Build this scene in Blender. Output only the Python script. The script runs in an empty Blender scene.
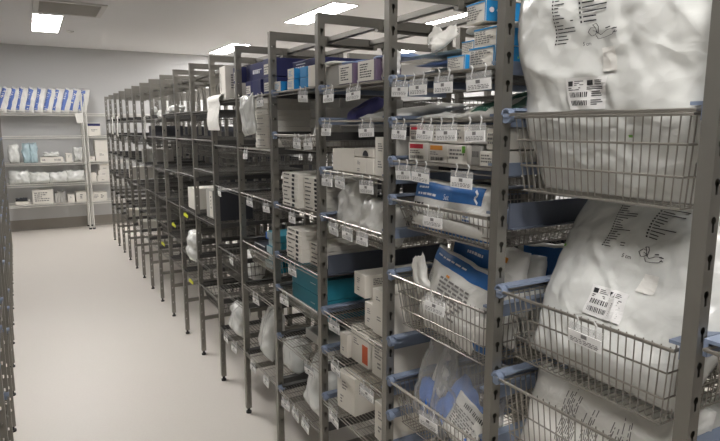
import bpy, bmesh, math, random
from mathutils import Vector, Matrix, noise
PI = math.pi
rng = random.Random(11)
scene = bpy.context.scene
col = scene.collection

# ------------------------------------------------------------------ layout (metres)
S = .47                      # upright pitch along the rack
H0 = 1.5384                  # eye height
D = .916                     # aisle face of the front rack
Y0 = 2.887
TOP = 1.936
PW, PD = .026, .028          # upright: along the row, into the row
CEIL = 2.715
def PY(n): return Y0 + n * S
ORD = ['zeroth', 'first', 'second', 'third', 'fourth', 'fifth', 'sixth', 'seventh', 'eighth', 'ninth', 'tenth', 'eleventh',
       'twelfth', 'thirteenth', 'fourteenth', 'fifteenth', 'sixteenth', 'seventeenth', 'eighteenth']

# ------------------------------------------------------------------ materials
def lin(c):
    return tuple((x / 12.92 if x <= .04045 else ((x + .055) / 1.055) ** 2.4) for x in [v / 255 for v in c])
def mat(name, rgb, rough=.5, metal=0., var=.0, vscale=20., bump=0., bscale=30., spec=.5, emit=0., coat=0., ridged=False):
    m = bpy.data.materials.new(name); m.use_nodes = True
    nt = m.node_tree; b = nt.nodes['Principled BSDF']
    c = lin(rgb) + (1,)
    b.inputs['Base Color'].default_value = c
    b.inputs['Roughness'].default_value = rough
    b.inputs['Metallic'].default_value = metal
    b.inputs['Specular IOR Level'].default_value = spec
    b.inputs['Coat Weight'].default_value = coat
    tc = nt.nodes.new('ShaderNodeTexCoord')
    if var:
        n = nt.nodes.new('ShaderNodeTexNoise'); n.inputs['Scale'].default_value = vscale; n.inputs['Detail'].default_value = 4
        nt.links.new(tc.outputs['Object'], n.inputs['Vector'])
        mx = nt.nodes.new('ShaderNodeMix'); mx.data_type = 'RGBA'
        mx.inputs['A'].default_value = tuple(x * (1 - var) for x in c[:3]) + (1,)
        mx.inputs['B'].default_value = tuple(min(1, x * (1 + var)) for x in c[:3]) + (1,)
        nt.links.new(n.outputs['Fac'], mx.inputs['Factor']); nt.links.new(mx.outputs['Result'], b.inputs['Base Color'])
    if bump:
        n2 = nt.nodes.new('ShaderNodeTexNoise'); n2.inputs['Scale'].default_value = bscale; n2.inputs['Detail'].default_value = 5
        n2.inputs['Distortion'].default_value = .8
        nt.links.new(tc.outputs['Object'], n2.inputs['Vector'])
        bp = nt.nodes.new('ShaderNodeBump'); bp.inputs['Strength'].default_value = bump; bp.inputs['Distance'].default_value = .01
        if ridged:      # creased film: flat facets that meet in folds
            n2.inputs['Detail'].default_value = 2
            ad = nt.nodes.new('ShaderNodeMix'); ad.data_type = 'RGBA'; ad.blend_type = 'LINEAR_LIGHT'; ad.inputs['Factor'].default_value = .06
            vo = nt.nodes.new('ShaderNodeTexVoronoi'); vo.feature = 'F1'; vo.inputs['Scale'].default_value = bscale
            vo2 = nt.nodes.new('ShaderNodeTexVoronoi'); vo2.feature = 'F1'; vo2.inputs['Scale'].default_value = bscale * 2.7
            n2.inputs['Scale'].default_value = bscale * .6
            nt.links.new(tc.outputs['Object'], ad.inputs['A']); nt.links.new(n2.outputs['Color'], ad.inputs['B'])
            nt.links.new(ad.outputs['Result'], vo.inputs['Vector']); nt.links.new(ad.outputs['Result'], vo2.inputs['Vector'])
            ma = nt.nodes.new('ShaderNodeMath'); ma.operation = 'MULTIPLY_ADD'; ma.inputs[1].default_value = .35
            nt.links.new(vo2.outputs['Distance'], ma.inputs[0]); nt.links.new(vo.outputs['Distance'], ma.inputs[2])
            nt.links.new(ma.outputs['Value'], bp.inputs['Height'])
        else: nt.links.new(n2.outputs['Fac'], bp.inputs['Height'])
        nt.links.new(bp.outputs['Normal'], b.inputs['Normal'])
    if emit:
        b.inputs['Emission Color'].default_value = c; b.inputs['Emission Strength'].default_value = emit
    return m
M = {}
M['steel'] = mat('brushed_steel', (142, 139, 132), .4, .8, .08, 14)
M['wire'] = mat('wire_steel', (160, 156, 148), .34, .85)
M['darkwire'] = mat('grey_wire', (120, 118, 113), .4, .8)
M['chrome'] = mat('chrome_wire', (222, 220, 214), .35, .35)
M['runner'] = mat('blue_grey_plastic', (126, 138, 158), .45)
M['slate'] = mat('slate_plastic', (78, 84, 96), .5)
M['darkrun'] = mat('dark_grey_runner', (74, 73, 71), .5)
M['hookw'] = mat('clear_white_plastic', (205, 205, 202), .3)
M['card'] = mat('label_card', (226, 225, 222), .6)

M['ink'] = mat('black_ink', (46, 46, 48), .7)
M['grey_ink'] = mat('grey_ink', (120, 118, 116), .7)
M['white_ink'] = mat('white_ink', (222, 224, 228), .6)
M['blue_ink'] = mat('blue_ink', (44, 100, 162), .45)
M['lightblue_ink'] = mat('pale_blue_ink', (126, 168, 206), .45)
M['peri_ink'] = mat('periwinkle_ink', (92, 118, 186), .45)
M['red_ink'] = mat('red_ink', (188, 44, 60), .5)
M['orange_ink'] = mat('orange_ink', (226, 150, 58), .5)
M['rust_ink'] = mat('burnt_orange_ink', (196, 88, 44), .5)
M['green_ink'] = mat('green_ink', (110, 172, 66), .5)
M['dgreen_ink'] = mat('bottle_green_ink', (62, 110, 92), .5)
M['white_box'] = mat('white_carton', (222, 218, 208), .6, 0, .03, 8)
M['cream_box'] = mat('cream_carton', (222, 217, 206), .65, 0, .04, 8)
M['grey_box'] = mat('grey_carton', (176, 174, 168), .65, 0, .04, 8)
M['navy_box'] = mat('navy_carton', (40, 44, 92), .45)
M['cyan_box'] = mat('cyan_carton', (34, 136, 196), .45)
M['teal_box'] = mat('teal_carton', (44, 128, 146), .45)
M['purple_box'] = mat('mauve_carton', (112, 96, 118), .5)
M['dark_box'] = mat('charcoal_plastic', (56, 58, 64), .5)
M['bag'] = mat('white_plastic_film', (214, 215, 210), .24, 0, .02, 6, .35, 13, .5, 0, .3, True)
M['bag2'] = mat('white_pouch_film', (220, 219, 213), .3, 0, .03, 9, .35, 18, .5, 0, .1, True)
M['paper'] = mat('white_paper_wrap', (226, 224, 217), .55, 0, .02, 12, .3, 20, .5, 0, 0, True)
M['blue_cloth'] = mat('blue_nonwoven', (62, 120, 206), .45, 0, .1, 30, .5, 40)
M['blue_film'] = mat('pale_blue_film', (138, 160, 200), .3, 0, .08, 20, .3, 25)
M['purple_film'] = mat('bluish_violet_film', (92, 92, 156), .35, 0, .1, 20, .3, 25)
M['aqua_film'] = mat('aqua_film', (172, 194, 200), .3, 0, .08, 20, .3, 25)
M['yellow'] = mat('acid_yellow_plastic', (214, 216, 60), .4)
M['floor'] = mat('beige_vinyl', (212, 206, 197), .45, 0, .05, 90)
M['ceiling'] = mat('ceiling_paint', (224, 223, 222), .9)
M['wall'] = mat('wall_paint', (196, 196, 195), .85)
M['skirting'] = mat('grey_skirting_vinyl', (146, 140, 132), .6)
M['frame'] = mat('white_light_frame', (214, 210, 202), .5)
M['vent'] = mat('grey_vent_metal', (226, 223, 217), .5)
M['ventframe'] = mat('pale_vent_frame', (205, 202, 197), .5)
M['diff'] = mat('lit_diffuser', (254, 251, 250), .5, emit=22.)
M['darkgrey'] = mat('dark_grey_plastic', (84, 84, 86), .5)
M['black'] = mat('black_rubber', (34, 34, 36), .6)
def clear_film():
    m = bpy.data.materials.new('clear_plastic_film'); m.use_nodes = True
    nt = m.node_tree; nt.nodes.clear()
    o = nt.nodes.new('ShaderNodeOutputMaterial'); t = nt.nodes.new('ShaderNodeBsdfTransparent')
    g = nt.nodes.new('ShaderNodeBsdfPrincipled'); g.inputs['Base Color'].default_value = (.72, .72, .7, 1); g.inputs['Roughness'].default_value = .2
    n = nt.nodes.new('ShaderNodeTexNoise'); n.inputs['Scale'].default_value = 14; n.inputs['Distortion'].default_value = 1.2
    tc = nt.nodes.new('ShaderNodeTexCoord'); nt.links.new(tc.outputs['Object'], n.inputs['Vector'])
    b = nt.nodes.new('ShaderNodeBump'); b.inputs['Strength'].default_value = .6; b.inputs['Distance'].default_value = .02
    nt.links.new(n.outputs['Fac'], b.inputs['Height']); nt.links.new(b.outputs['Normal'], g.inputs['Normal'])
    lw = nt.nodes.new('ShaderNodeLayerWeight'); lw.inputs['Blend'].default_value = .35
    mr = nt.nodes.new('ShaderNodeMapRange'); mr.inputs['To Min'].default_value = .13; mr.inputs['To Max'].default_value = .75
    nt.links.new(lw.outputs['Facing'], mr.inputs['Value'])
    mx = nt.nodes.new('ShaderNodeMixShader'); nt.links.new(mr.outputs['Result'], mx.inputs['Fac'])
    nt.links.new(t.outputs[0], mx.inputs[1]); nt.links.new(g.outputs[0], mx.inputs[2]); nt.links.new(mx.outputs[0], o.inputs['Surface'])
    return m
M['clear'] = clear_film()
M['cardgrey'] = clear_film(); M['cardgrey'].name = 'clear_label_film'

# ------------------------------------------------------------------ mesh helpers
class MB:
    def __init__(s): s.v = []; s.f = []
    def add(s, vs, fs):
        o = len(s.v); s.v += [tuple(v) for v in vs]; s.f += [tuple(i + o for i in f) for f in fs]
    def box(s, x0, x1, y0, y1, z0, z1):
        s.add([(x0, y0, z0), (x1, y0, z0), (x1, y1, z0), (x0, y1, z0), (x0, y0, z1), (x1, y0, z1), (x1, y1, z1), (x0, y1, z1)],
              [(0, 3, 2, 1), (4, 5, 6, 7), (0, 1, 5, 4), (1, 2, 6, 5), (2, 3, 7, 6), (3, 0, 4, 7)])
    def rbox(s, x0, x1, y0, y1, z0, z1, b=.003):
        bm = bmesh.new(); bmesh.ops.create_cube(bm, size=1)
        for v in bm.verts:
            v.co = ((x0 + x1) / 2 + v.co.x * (x1 - x0), (y0 + y1) / 2 + v.co.y * (y1 - y0), (z0 + z1) / 2 + v.co.z * (z1 - z0))
        bmesh.ops.bevel(bm, geom=bm.edges[:], offset=b, segments=2, affect='EDGES', profile=.6)
        bm.verts.index_update()
        s.add([v.co[:] for v in bm.verts], [[v.index for v in f.verts] for f in bm.faces]); bm.free()
    def path(s, pts, r, n=4, closed=False, caps=True):
        pts = [Vector(p) for p in pts]; m = len(pts); vs = []; up = None
        for i, p in enumerate(pts):
            if closed: t = (pts[(i + 1) % m] - pts[i - 1]).normalized()
            else: t = (pts[min(i + 1, m - 1)] - pts[max(i - 1, 0)]).normalized()
            if up is None:
                up = Vector((0, 0, 1)) if abs(t.z) < .9 else Vector((1, 0, 0))
            a = t.cross(up)
            if a.length < 1e-6: a = t.cross(Vector((1, .3, 0)))
            a.normalize(); b = a.cross(t).normalized(); up = b
            for k in range(n):
                q = 2 * PI * (k + .5) / n
                vs.append(p + a * (r * math.cos(q)) + b * (r * math.sin(q)))
        fs = []
        for i in range(m if closed else m - 1):
            j = (i + 1) % m
            for k in range(n):
                l = (k + 1) % n
                fs.append((i * n + k, i * n + l, j * n + l, j * n + k))
        if caps and not closed:
            fs.append(tuple(range(n))); fs.append(tuple((m - 1) * n + k for k in reversed(range(n))))
        s.add(vs, fs)
    def cyl(s, c, r, z0, z1, n=12, axis='z'):
        vs = []
        for z in (z0, z1):
            for k in range(n):
                q = 2 * PI * k / n; a, b = r * math.cos(q), r * math.sin(q)
                vs.append((c[0] + a, c[1] + b, z) if axis == 'z' else ((z, c[0] + a, c[1] + b) if axis == 'x' else (c[0] + a, z, c[1] + b)))
        s.add(vs, [(k, (k + 1) % n, n + (k + 1) % n, n + k) for k in range(n)] + [tuple(reversed(range(n))), tuple(range(n, 2 * n))])
    def mesh(s, name, m, smooth=False):
        me = bpy.data.meshes.new(name); me.from_pydata(s.v, [], s.f); me.materials.append(m)
        bm = bmesh.new(); bm.from_mesh(me); bmesh.ops.recalc_face_normals(bm, faces=bm.faces[:]); bm.to_mesh(me); bm.free()
        if smooth: me.polygons.foreach_set('use_smooth', [True] * len(me.polygons))
        me.update(); return me
    def build(s, name, m, parent=None, smooth=False):
        return link(name, s.mesh(name, m, smooth), parent)
def link(name, me, parent=None):
    o = bpy.data.objects.new(name, me); col.objects.link(o)
    if parent is not None: o.parent = parent
    return o
def tag(o, label, cat, group=None):
    o['label'] = label; o['category'] = cat
    if group: o['group'] = group
    return o
def empty(name, label, cat, group=None):
    o = bpy.data.objects.new(name, None); col.objects.link(o); o.empty_display_size = .05
    return tag(o, label, cat, group)
def struct(name, mb, m, smooth=False):
    o = mb.build(name, m, None, smooth); o['kind'] = 'structure'; return o
def copy_tree(o, parent=None):
    c = o.copy(); col.objects.link(c)
    if parent is not None: c.parent = parent
    for ch in list(o.children): copy_tree(ch, c)
    return c
def at(o, L, r, d, z, rot=0., lean=0., roll=0., X=D):
    """stand o in the bay left of which upright L stands: r right of it, d into the rack, z up; its front looks into the aisle"""
    o.matrix_basis = (Matrix.Translation((X + d, PY(L) - PW - r, z)) @ Matrix.Rotation(math.radians(-90 + rot), 4, 'Z')
                      @ Matrix.Rotation(math.radians(-lean), 4, 'X') @ Matrix.Rotation(math.radians(roll), 4, 'Y'))
    return o

# ------------------------------------------------------------------ printing: little flat shapes laid on a surface
_text = {}
def text_shape(t):
    if t not in _text:
        cu = bpy.data.curves.new('lettering', 'FONT'); cu.body = t; cu.resolution_u = 2
        ob = bpy.data.objects.new('lettering', cu); col.objects.link(ob)
        dg = bpy.context.evaluated_depsgraph_get(); me = bpy.data.meshes.new_from_object(ob.evaluated_get(dg))
        vs = [v.co.copy() for v in me.vertices]; fs = [tuple(p.vertices) for p in me.polygons]
        bpy.data.objects.remove(ob); bpy.data.curves.remove(cu); bpy.data.meshes.remove(me)
        x0 = min(v.x for v in vs); x1 = max(v.x for v in vs); y0 = min(v.y for v in vs); y1 = max(v.y for v in vs)
        _text[t] = ([((v.x - x0) / (x1 - x0), (v.y - y0) / (y1 - y0)) for v in vs], fs)
    return _text[t]
def quad(x0, x1, y0, y1, nx=1, ny=1):
    vs = [(x0 + (x1 - x0) * i / nx, y0 + (y1 - y0) * j / ny) for j in range(ny + 1) for i in range(nx + 1)]
    fs = [(j * (nx + 1) + i, j * (nx + 1) + i + 1, (j + 1) * (nx + 1) + i + 1, (j + 1) * (nx + 1) + i) for j in range(ny) for i in range(nx)]
    return vs, fs
def shapes(kind, arg, g):
    out = []
    if kind == 'rect': out.append(quad(0, 1, 0, 1, arg or 1, arg or 1))
    elif kind == 'lines':                      # rows of words too small to read
        for i in range(arg):
            y1 = 1 - (i + .15) / arg; y0 = y1 - .5 / arg; x = 0; end = g.uniform(.45, 1)
            while x < end:
                w = g.uniform(.06, .2); out.append(quad(x, min(x + w, end), y0, y1)); x += w + .035
    elif kind == 'list':                       # a bullet, then a short line
        for i in range(arg):
            y1 = 1 - (i + .1) / arg; y0 = y1 - .3 / arg
            out.append(quad(0, .07, y0 - .12 / arg, y1 + .1 / arg)); out.append(quad(.12, g.choice([.34, .42, .48, .55, .62, 1.]), y0, y1))
    elif kind == 'bars':
        x = 0
        while x < 1:
            w = g.uniform(.015, .06); out.append(quad(x, min(1, x + w), 0, 1)); x += w + g.uniform(.02, .05)
    elif kind == 'sticker':                    # two code squares with notes, then two barcode rows
        for x in (.04, .52):
            out.append(quad(x, x + .13, .76, .93))
            for k in range(3): out.append(quad(x + .17, x + g.uniform(.3, .42), .9 - k * .06, .925 - k * .06))
            for k in range(2): out.append(quad(x, x + g.uniform(.3, .42), .68 - k * .06, .71 - k * .06))
        for y in (.38, .1):
            x = .06
            while x < .55:
                w = g.uniform(.01, .035); out.append(quad(x, x + w, y, y + .17)); x += w + g.uniform(.012, .03)
            for k in range(3): out.append(quad(.64, g.uniform(.8, .95), y + .15 - k * .07, y + .18 - k * .07))
    elif kind == 'text': out.append(text_shape(arg))
    elif kind == 'tri': out.append(([(0, 0), (1, 0), (.5, 1)], [(0, 1, 2)]))
    elif kind == 'disc': out.append(([(.5 + .5 * math.cos(2 * PI * k / 14), .5 + .5 * math.sin(2 * PI * k / 14)) for k in range(14)], [tuple(range(14))]))
    elif kind == 'half': out.append(([(.5 + .5 * math.cos(PI * k / 10), math.sin(PI * k / 10)) for k in range(11)], [tuple(range(11))]))
    elif kind == 'curve':                      # closed or open line drawing
        for pl, wd in arg:
            for (ax, ay), (bx, by) in zip(pl, pl[1:]):
                dx, dy = bx - ax, by - ay; l = math.hypot(dx, dy) or 1; nx_, ny_ = -dy / l * wd, dx / l * wd
                out.append(([(ax - nx_, ay - ny_), (bx - nx_, by - ny_), (bx + nx_, by + ny_), (ax + nx_, ay + ny_)], [(0, 1, 2, 3)]))
    return out
def decal(parent, name, m, fn, box, kind='rect', arg=None, seed=0, off=.0008, label=None, turn=0.):
    g = random.Random(seed + 5); u0, u1, v0, v1 = box; mb = MB(); ct, st = math.cos(math.radians(turn)), math.sin(math.radians(turn))
    for vs, fs in shapes(kind, arg, g):
        pts = []
        for a, b in vs:
            if turn:
                a, b = .5 + (a - .5) * ct - (b - .5) * st, .5 + (a - .5) * st + (b - .5) * ct
            pts.append(fn(u0 + (u1 - u0) * a, v0 + (v1 - v0) * b, off))
        mb.add(pts, fs)
    me = bpy.data.meshes.new(name); me.from_pydata(mb.v, [], mb.f); me.materials.append(m)
    o = link(name, me, parent)
    if label: o['label'] = label
    return o
DRAW = [([(.12, .3), (.02, .55), (.15, .8), (.3, .75), (.33, .5), (.25, .35), (.12, .3)], .012),
        ([(.3, .75), (.22, .95), (.34, 1), (.4, .8), (.36, .4), (.3, .55), (.2, .6)], .014),
        ([(.36, .45), (.45, .3), (.7, .5), (.95, .55)], .012), ([(.28, .3), (.34, .08), (.6, .12), (.85, .2), (.95, .4)], .012),
        ([(.66, .62), (.82, .66)], .03), ([(.85, .5), (1, .5)], .03), ([(.88, .3), (1, .3)], .025)]

# ------------------------------------------------------------------ cartons
def carton(name, label, cat, L, r0, r1, d, z0, z1, depth, m, rot=0., decals=(), group=None, seed=None, X=D, loc=None, bev=.002):
    w = r1 - r0; h = z1 - z0
    mb = MB(); mb.rbox(-w / 2, w / 2, 0, depth, 0, h, min(bev, w * .1, h * .1))
    o = mb.build(name, M[m]); tag(o, label, cat, group)
    if loc: o.matrix_basis = loc
    else: at(o, L, (r0 + r1) / 2, d, z0, rot, X=X)
    F = {'f': lambda a, b, e: (-w / 2 + w * a, -e, h * b), 'r': lambda a, b, e: (w / 2 + e, depth * a, h * b),
         't': lambda a, b, e: (-w / 2 + w * a, depth * b, h + e), 'l': lambda a, b, e: (-w / 2 - e, depth * (1 - a), h * b)}
    sd = seed if seed is not None else rng.randrange(9999)
    for i, dc in enumerate(decals):
        nm, face, mm, box, kind, arg = (list(dc) + [None, None])[:6]
        decal(o, nm, M[mm], F[face], box, kind or 'rect', arg, sd + i * 31, .0008 + .0004 * i)
    return o
def PR(n=4, m='grey_ink', box=(.1, .85, .15, .85), face='f'): return ('fine_print', face, m, box, 'lines', n)

# ------------------------------------------------------------------ bags and pouches
def bag(name, label, cat, L, r, d, z, w, h, t, m, lean=0., rot=0., roll=0., seed=0, wr=.006, nu=28, nv=28, taper=1., sag=0., bulge=.0, top=0.,
        decals=(), group=None, X=D, loc=None, smooth=True, fold=0.):
    so = Vector((seed * 7.31, seed * 3.17, seed * 1.93))
    def surf(u, v, side):
        a = 2 * u - 1; b = 2 * v - 1
        e = (1 - abs(a) ** 4) * (1 - abs(b) ** 4); T = t / 2 * max(0, e) ** .55
        tp = taper + (1 - taper) * min(1, v / .35) if taper < 1 else 1 + (taper - 1) * max(0, 1 - v / .35)
        x = a * w / 2 * tp
        zz = v * h
        p = Vector((u * w * 9 + side * 3, v * h * 9, .3)) + so
        n1 = noise.noise(p) ; n2 = noise.noise(p * 2.6 + Vector((4, 9, 2))); n3 = 1 - abs(noise.noise(p * 1.7 + Vector((11, 3, 5)))) * 2
        c1 = max(0, 1 - abs(noise.noise(p * .55 + Vector((21, 7, 3)))) * 3.2) ** 3; c2 = max(0, 1 - abs(noise.noise(Vector((p.x * .9 + p.y * .5, p.y * 1.1 - p.x * .3, seed * 2.1)))) * 3.5) ** 3
        f1 = noise.voronoi(p * 1.25 + Vector((3, 1, 8)))[0][0]; f2 = noise.voronoi(p * 2.8 + Vector((13, 4, 2)))[0][0]
        nz = wr * (.8 * n1 + .35 * n2 + 1.5 * f1 + .8 * f2 - .9 - .7 * c1)
        yc = sag * (1 - b * b) + bulge * math.sin(PI * v) * -1 + top * max(0, v - .6) ** 2 / .16
        edge = wr * 1.3 * noise.noise(Vector((v * 5 + u * 3, 2.2, seed * 1.7)))
        zz += wr * 2.2 * noise.noise(Vector((u * 5, 5.2, seed * 2.3))) * max(0, v - .3) - fold * abs(a) ** 2 * v * h
        x += edge
        return (x, yc - T * (1 if side == 0 else -1) + nz * (.35 + .65 * max(0, e) ** .5), zz)
    mb = MB(); vs = []; fs = []; idx = {}
    for side in (0, 1):
        for j in range(nv + 1):
            for i in range(nu + 1):
                rim = i in (0, nu) or j in (0, nv)
                if side == 1 and rim: idx[1, i, j] = idx[0, i, j]; continue
                idx[side, i, j] = len(vs); vs.append(surf(i / nu, j / nv, side))
        for j in range(nv):
            for i in range(nu):
                f = (idx[side, i, j], idx[side, i + 1, j], idx[side, i + 1, j + 1], idx[side, i, j + 1])
                fs.append(f if side == 0 else f[::-1])
    mb.add(vs, fs); o = mb.build(name, M[m] if isinstance(m, str) else m, None, smooth); tag(o, label, cat, group)
    if loc: o.matrix_basis = loc
    else: at(o, L, r, d, z, rot, lean, roll, X=X)
    def fn(a, b, e):
        a = min(.999, max(.001, a)); b = min(.999, max(.001, b))
        # same facets as the mesh, so that print never sinks into it
        i = min(int(a * nu), nu - 1); j = min(int(b * nv), nv - 1); fa = a * nu - i; fb = b * nv - j
        P = lambda ii, jj: Vector(surf(ii / nu, jj / nv, 0))
        q = P(i, j) * (1 - fa) * (1 - fb) + P(i + 1, j) * fa * (1 - fb) + P(i, j + 1) * (1 - fa) * fb + P(i + 1, j + 1) * fa * fb
        return (q.x, q.y - e - .0006, q.z)
    for i, dc in enumerate(decals):
        nm, mm, box, kind, arg, turn = (list(dc) + [None, None, None])[:6]
        decal(o, nm, M[mm], fn, box, kind or 'rect', arg if (kind and kind != 'rect') else (arg or 10), seed * 13 + i * 7, .0006 + .0005 * i, None, turn or 0.)
    return o

# ------------------------------------------------------------------ room shell
X0, X1, YB, YF = -3.4, 6.4, -3.2, 9.97
mb = MB(); mb.box(X0 - .1, X1 + .1, YB - .1, YF + .1, -.1, 0); struct('floor', mb, M['floor'])
mb = MB(); mb.box(X0 - .1, X1 + .1, YB - .1, YF + .1, CEIL, CEIL + .1); struct('ceiling', mb, M['ceiling'])
mb = MB(); mb.box(X0 - .1, X1 + .1, YF, YF + .1, 0, CEIL); struct('wall_far', mb, M['wall'])
mb = MB(); mb.box(X0 - .1, X1 + .1, YB - .1, YB, 0, CEIL); struct('wall_near', mb, M['wall'])
mb = MB(); mb.box(X0 - .1, X0, YB, YF, 0, CEIL); struct('wall_left', mb, M['wall'])
mb = MB(); mb.box(X1, X1 + .1, YB, YF, 0, CEIL); struct('wall_right', mb, M['wall'])
# coved skirting: a curve swept along the far wall
mb = MB(); prof = [(0, .16), (-.004, .16), (-.005, .03), (-.012, .012), (-.03, .004), (-.03, 0), (0, 0)]
vs = [(x, YF + a, b) for x in (X0, X1) for a, b in prof]; n = len(prof)
mb.add(vs, [(k, (k + 1) % n, n + (k + 1) % n, n + k) for k in range(n)] + [tuple(range(n)), tuple(range(2 * n - 1, n - 1, -1))])
struct('baseboard_far', mb, M['skirting'])

# ceiling lights: recessed strips, a frame and a lit diffuser each
def ceiling_light(x0, x1, y0, y1, label):
    o = empty('ceiling_light', label, 'ceiling light', 'strip lights in the ceiling'); o.location = ((x0 + x1) / 2, (y0 + y1) / 2, CEIL)
    a, b = (x1 - x0) / 2, (y1 - y0) / 2; f = .012
    mb = MB()
    for bx in ((-a - f, a + f, -b - f, -b), (-a - f, a + f, b, b + f), (-a - f, -a, -b, b), (a, a + f, -b, b)): mb.box(*bx, -.008, -.0005)
    mb.build('light_frame', M['frame'], o)
    mb = MB(); mb.box(-a, a, -b, b, -.005, -.001); mb.build('diffuser', M['diff'], o)
ceiling_light(.14, .42, 7.2, 8.45, 'lit white strip light over the far end of the aisle, by the vent')
ceiling_light(.14, .42, 3.4, 4.65, 'white strip light over the middle of the pale aisle, above the photo edge')
ceiling_light(.14, .42, -.75, .5, 'white strip light over the near end of the pale aisle')
ceiling_light(2.63, 2.9, 5.17, 6.38, 'longest lit strip light behind the top of the rack uprights')
ceiling_light(2.63, 2.9, 8.35, 9.55, 'lit strip light low behind the rack top above the white upright box')
ceiling_light(2.63, 2.9, 1.7, 2.95, 'strip light over the aisle behind the rack, nearer than the others')
ceiling_light(4.06, 4.34, 4.68, 5.88, 'thin lit strip light seen left of the white and teal boxes')
ceiling_light(5.1, 5.38, 6.9, 8.1, 'small lit strip light glimpsed low between the two nearest top shelves')
# vent
o = empty('air_vent', 'square grey air vent with a pale frame set in the ceiling over the aisle', 'air vent'); o.location = (.455, 6.72, CEIL)
mb = MB()
for bx in ((-.32, .32, -.35, -.31), (-.32, .32, .31, .35), (-.32, -.27, -.31, .31), (.27, .32, -.31, .31)): mb.box(*bx, -.014, -.0005)
mb.build('vent_frame', M['ventframe'], o)
mb = MB()
for k in range(24):
    y = -.3 + k * .026; mb.add([(-.27, y, -.012), (.27, y, -.012), (.27, y + .02, -.003), (-.27, y + .02, -.003), (-.27, y + .002, -.013), (.27, y + .002, -.013), (.27, y + .022, -.004), (-.27, y + .022, -.004)],
                               [(0, 1, 2, 3), (4, 5, 6, 7), (0, 1, 5, 4), (2, 3, 7, 6)])
mb.build('louvre', M['vent'], o)
mb = MB(); mb.box(-.27, .27, -.31, .31, -.002, -.0006); mb.build('vent_backing', M['vent'], o)
mb = MB(); mb.cyl((0, 0), .045, -.012, -.0005, 20); mb.cyl((0, 0), .03, -.02, -.012, 20)
o = mb.build('smoke_detector', M['ventframe']); o.location = (.55, 8.28, CEIL); tag(o, 'small round detector on the ceiling beyond the vent', 'smoke detector')

# ------------------------------------------------------------------ racks: uprights, cross bars, tie rails
def post_mesh():
    mb = MB(); a, b = PD, PW; zt = TOP; z0 = .03; pitch = .0605
    mb.add([(0, 0, z0), (0, 0, zt), (0, -b, zt), (0, -b, z0)], [(0, 1, 2, 3)])
    mb.add([(a, 0, z0), (a, 0, zt), (a, -b, zt), (a, -b, z0)], [(0, 1, 2, 3)])
    mb.add([(0, 0, zt), (a, 0, zt), (a, -b, zt), (0, -b, zt)], [(0, 1, 2, 3)])
    mb.add([(0, 0, z0), (a, 0, z0), (a, -b, z0), (0, -b, z0)], [(0, 1, 2, 3)])
    top = 1.871; zs = [top - pitch * k for k in range(31) if top - pitch * k > z0 + .04]
    hx, hz = a / 2, pitch / 2
    loop = [(.0066 * math.cos(math.radians(q)), .0066 * math.sin(math.radians(q)) + .005) for q in range(-65, 246, 22)] + [(-.0028, -.014), (.0028, -.014)]
    bm = bmesh.new(); es = []
    for pts in ([(-hx, -hz), (hx, -hz), (hx, hz), (-hx, hz)], loop):
        vv = [bm.verts.new((x, 0, z)) for x, z in pts]; es += [bm.edges.new((vv[k], vv[(k + 1) % len(vv)])) for k in range(len(vv))]
    bmesh.ops.triangle_fill(bm, edges=es, use_beauty=True); bm.verts.index_update()
    cell = ([v.co.copy() for v in bm.verts], [[v.index for v in f.verts] for f in bm.faces]); bm.free()
    for y in (0, -b):
        for zc in zs: mb.add([(hx + v.x, y, zc + v.z) for v in cell[0]], cell[1])
        mb.add([(0, y, zs[0] + hz), (a, y, zs[0] + hz), (a, y, zt), (0, y, zt)], [(0, 1, 2, 3)])
        mb.add([(0, y, z0), (a, y, z0), (a, y, zs[-1] - hz), (0, y, zs[-1] - hz)], [(0, 1, 2, 3)])
    return mb.mesh('post', M['steel'])
POST = post_mesh()
mb = MB(); mb.cyl((PD / 2, -PW / 2), .007, .008, .032, 8); mb.cyl((PD / 2, -PW / 2), .015, 0, .01, 12); FOOT = mb.mesh('foot', M['black'])
DEP = .6
mb = MB()   # top bar: channel with rolled lips and gussets
mb.box(PD, DEP - PD, -.022, -.019, -.034, 0); mb.box(PD, DEP - PD, -.019, -.004, -.003, 0); mb.box(PD, DEP - PD, -.019, -.012, -.034, -.031)
for x, s_ in ((PD, 1), (DEP - PD, -1)):
    mb.add([(x, -.003, -.004), (x + s_ * .03, -.003, -.004), (x, -.003, -.05)], [(0, 1, 2)])
    mb.add([(x, -.006, -.004), (x + s_ * .03, -.006, -.004), (x, -.006, -.05)], [(0, 1, 2)])
BAR = mb.mesh('crossbar', M['steel'])
mb = MB(); mb.box(PD, DEP - PD, -.021, -.017, -.025, 0); mb.box(PD, DEP - PD, -.017, -.005, -.003, 0); LOWBAR = mb.mesh('crossbar', M['steel'])
mb = MB(); mb.box(.25, .53, -.003, .0, -.045, .002); mb.box(.25, .27, -.024, 0, -.045, -.004); mb.box(.51, .53, -.024, 0, -.045, -.004)
for x in (.3, .36, .42, .48): mb.cyl((x, -.02), .006, 0, .004, 8, 'y')
BRACKET = mb.mesh('bracket', M['steel'])
mb = MB(); mb.cyl((0, -.002), .0165, -.003, .010, 20, 'x'); mb.path([(-.005, .012 * math.cos(PI * k / 9) - .002, .012 * math.sin(PI * k / 9)) for k in range(10)], .0025, 5); mb.box(-.006, .02, -.012, .006, -.006, .002); CAP = mb.mesh('end_cap', M['runner'])
mb = MB(); mb.box(.008, .56, -.001, .006, -.016, .014); mb.box(.008, .56, -.02, -.001, .008, .014); RUN = mb.mesh('runner', M['runner']); RUN2 = mb.mesh('runner', M['darkrun'])

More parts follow.
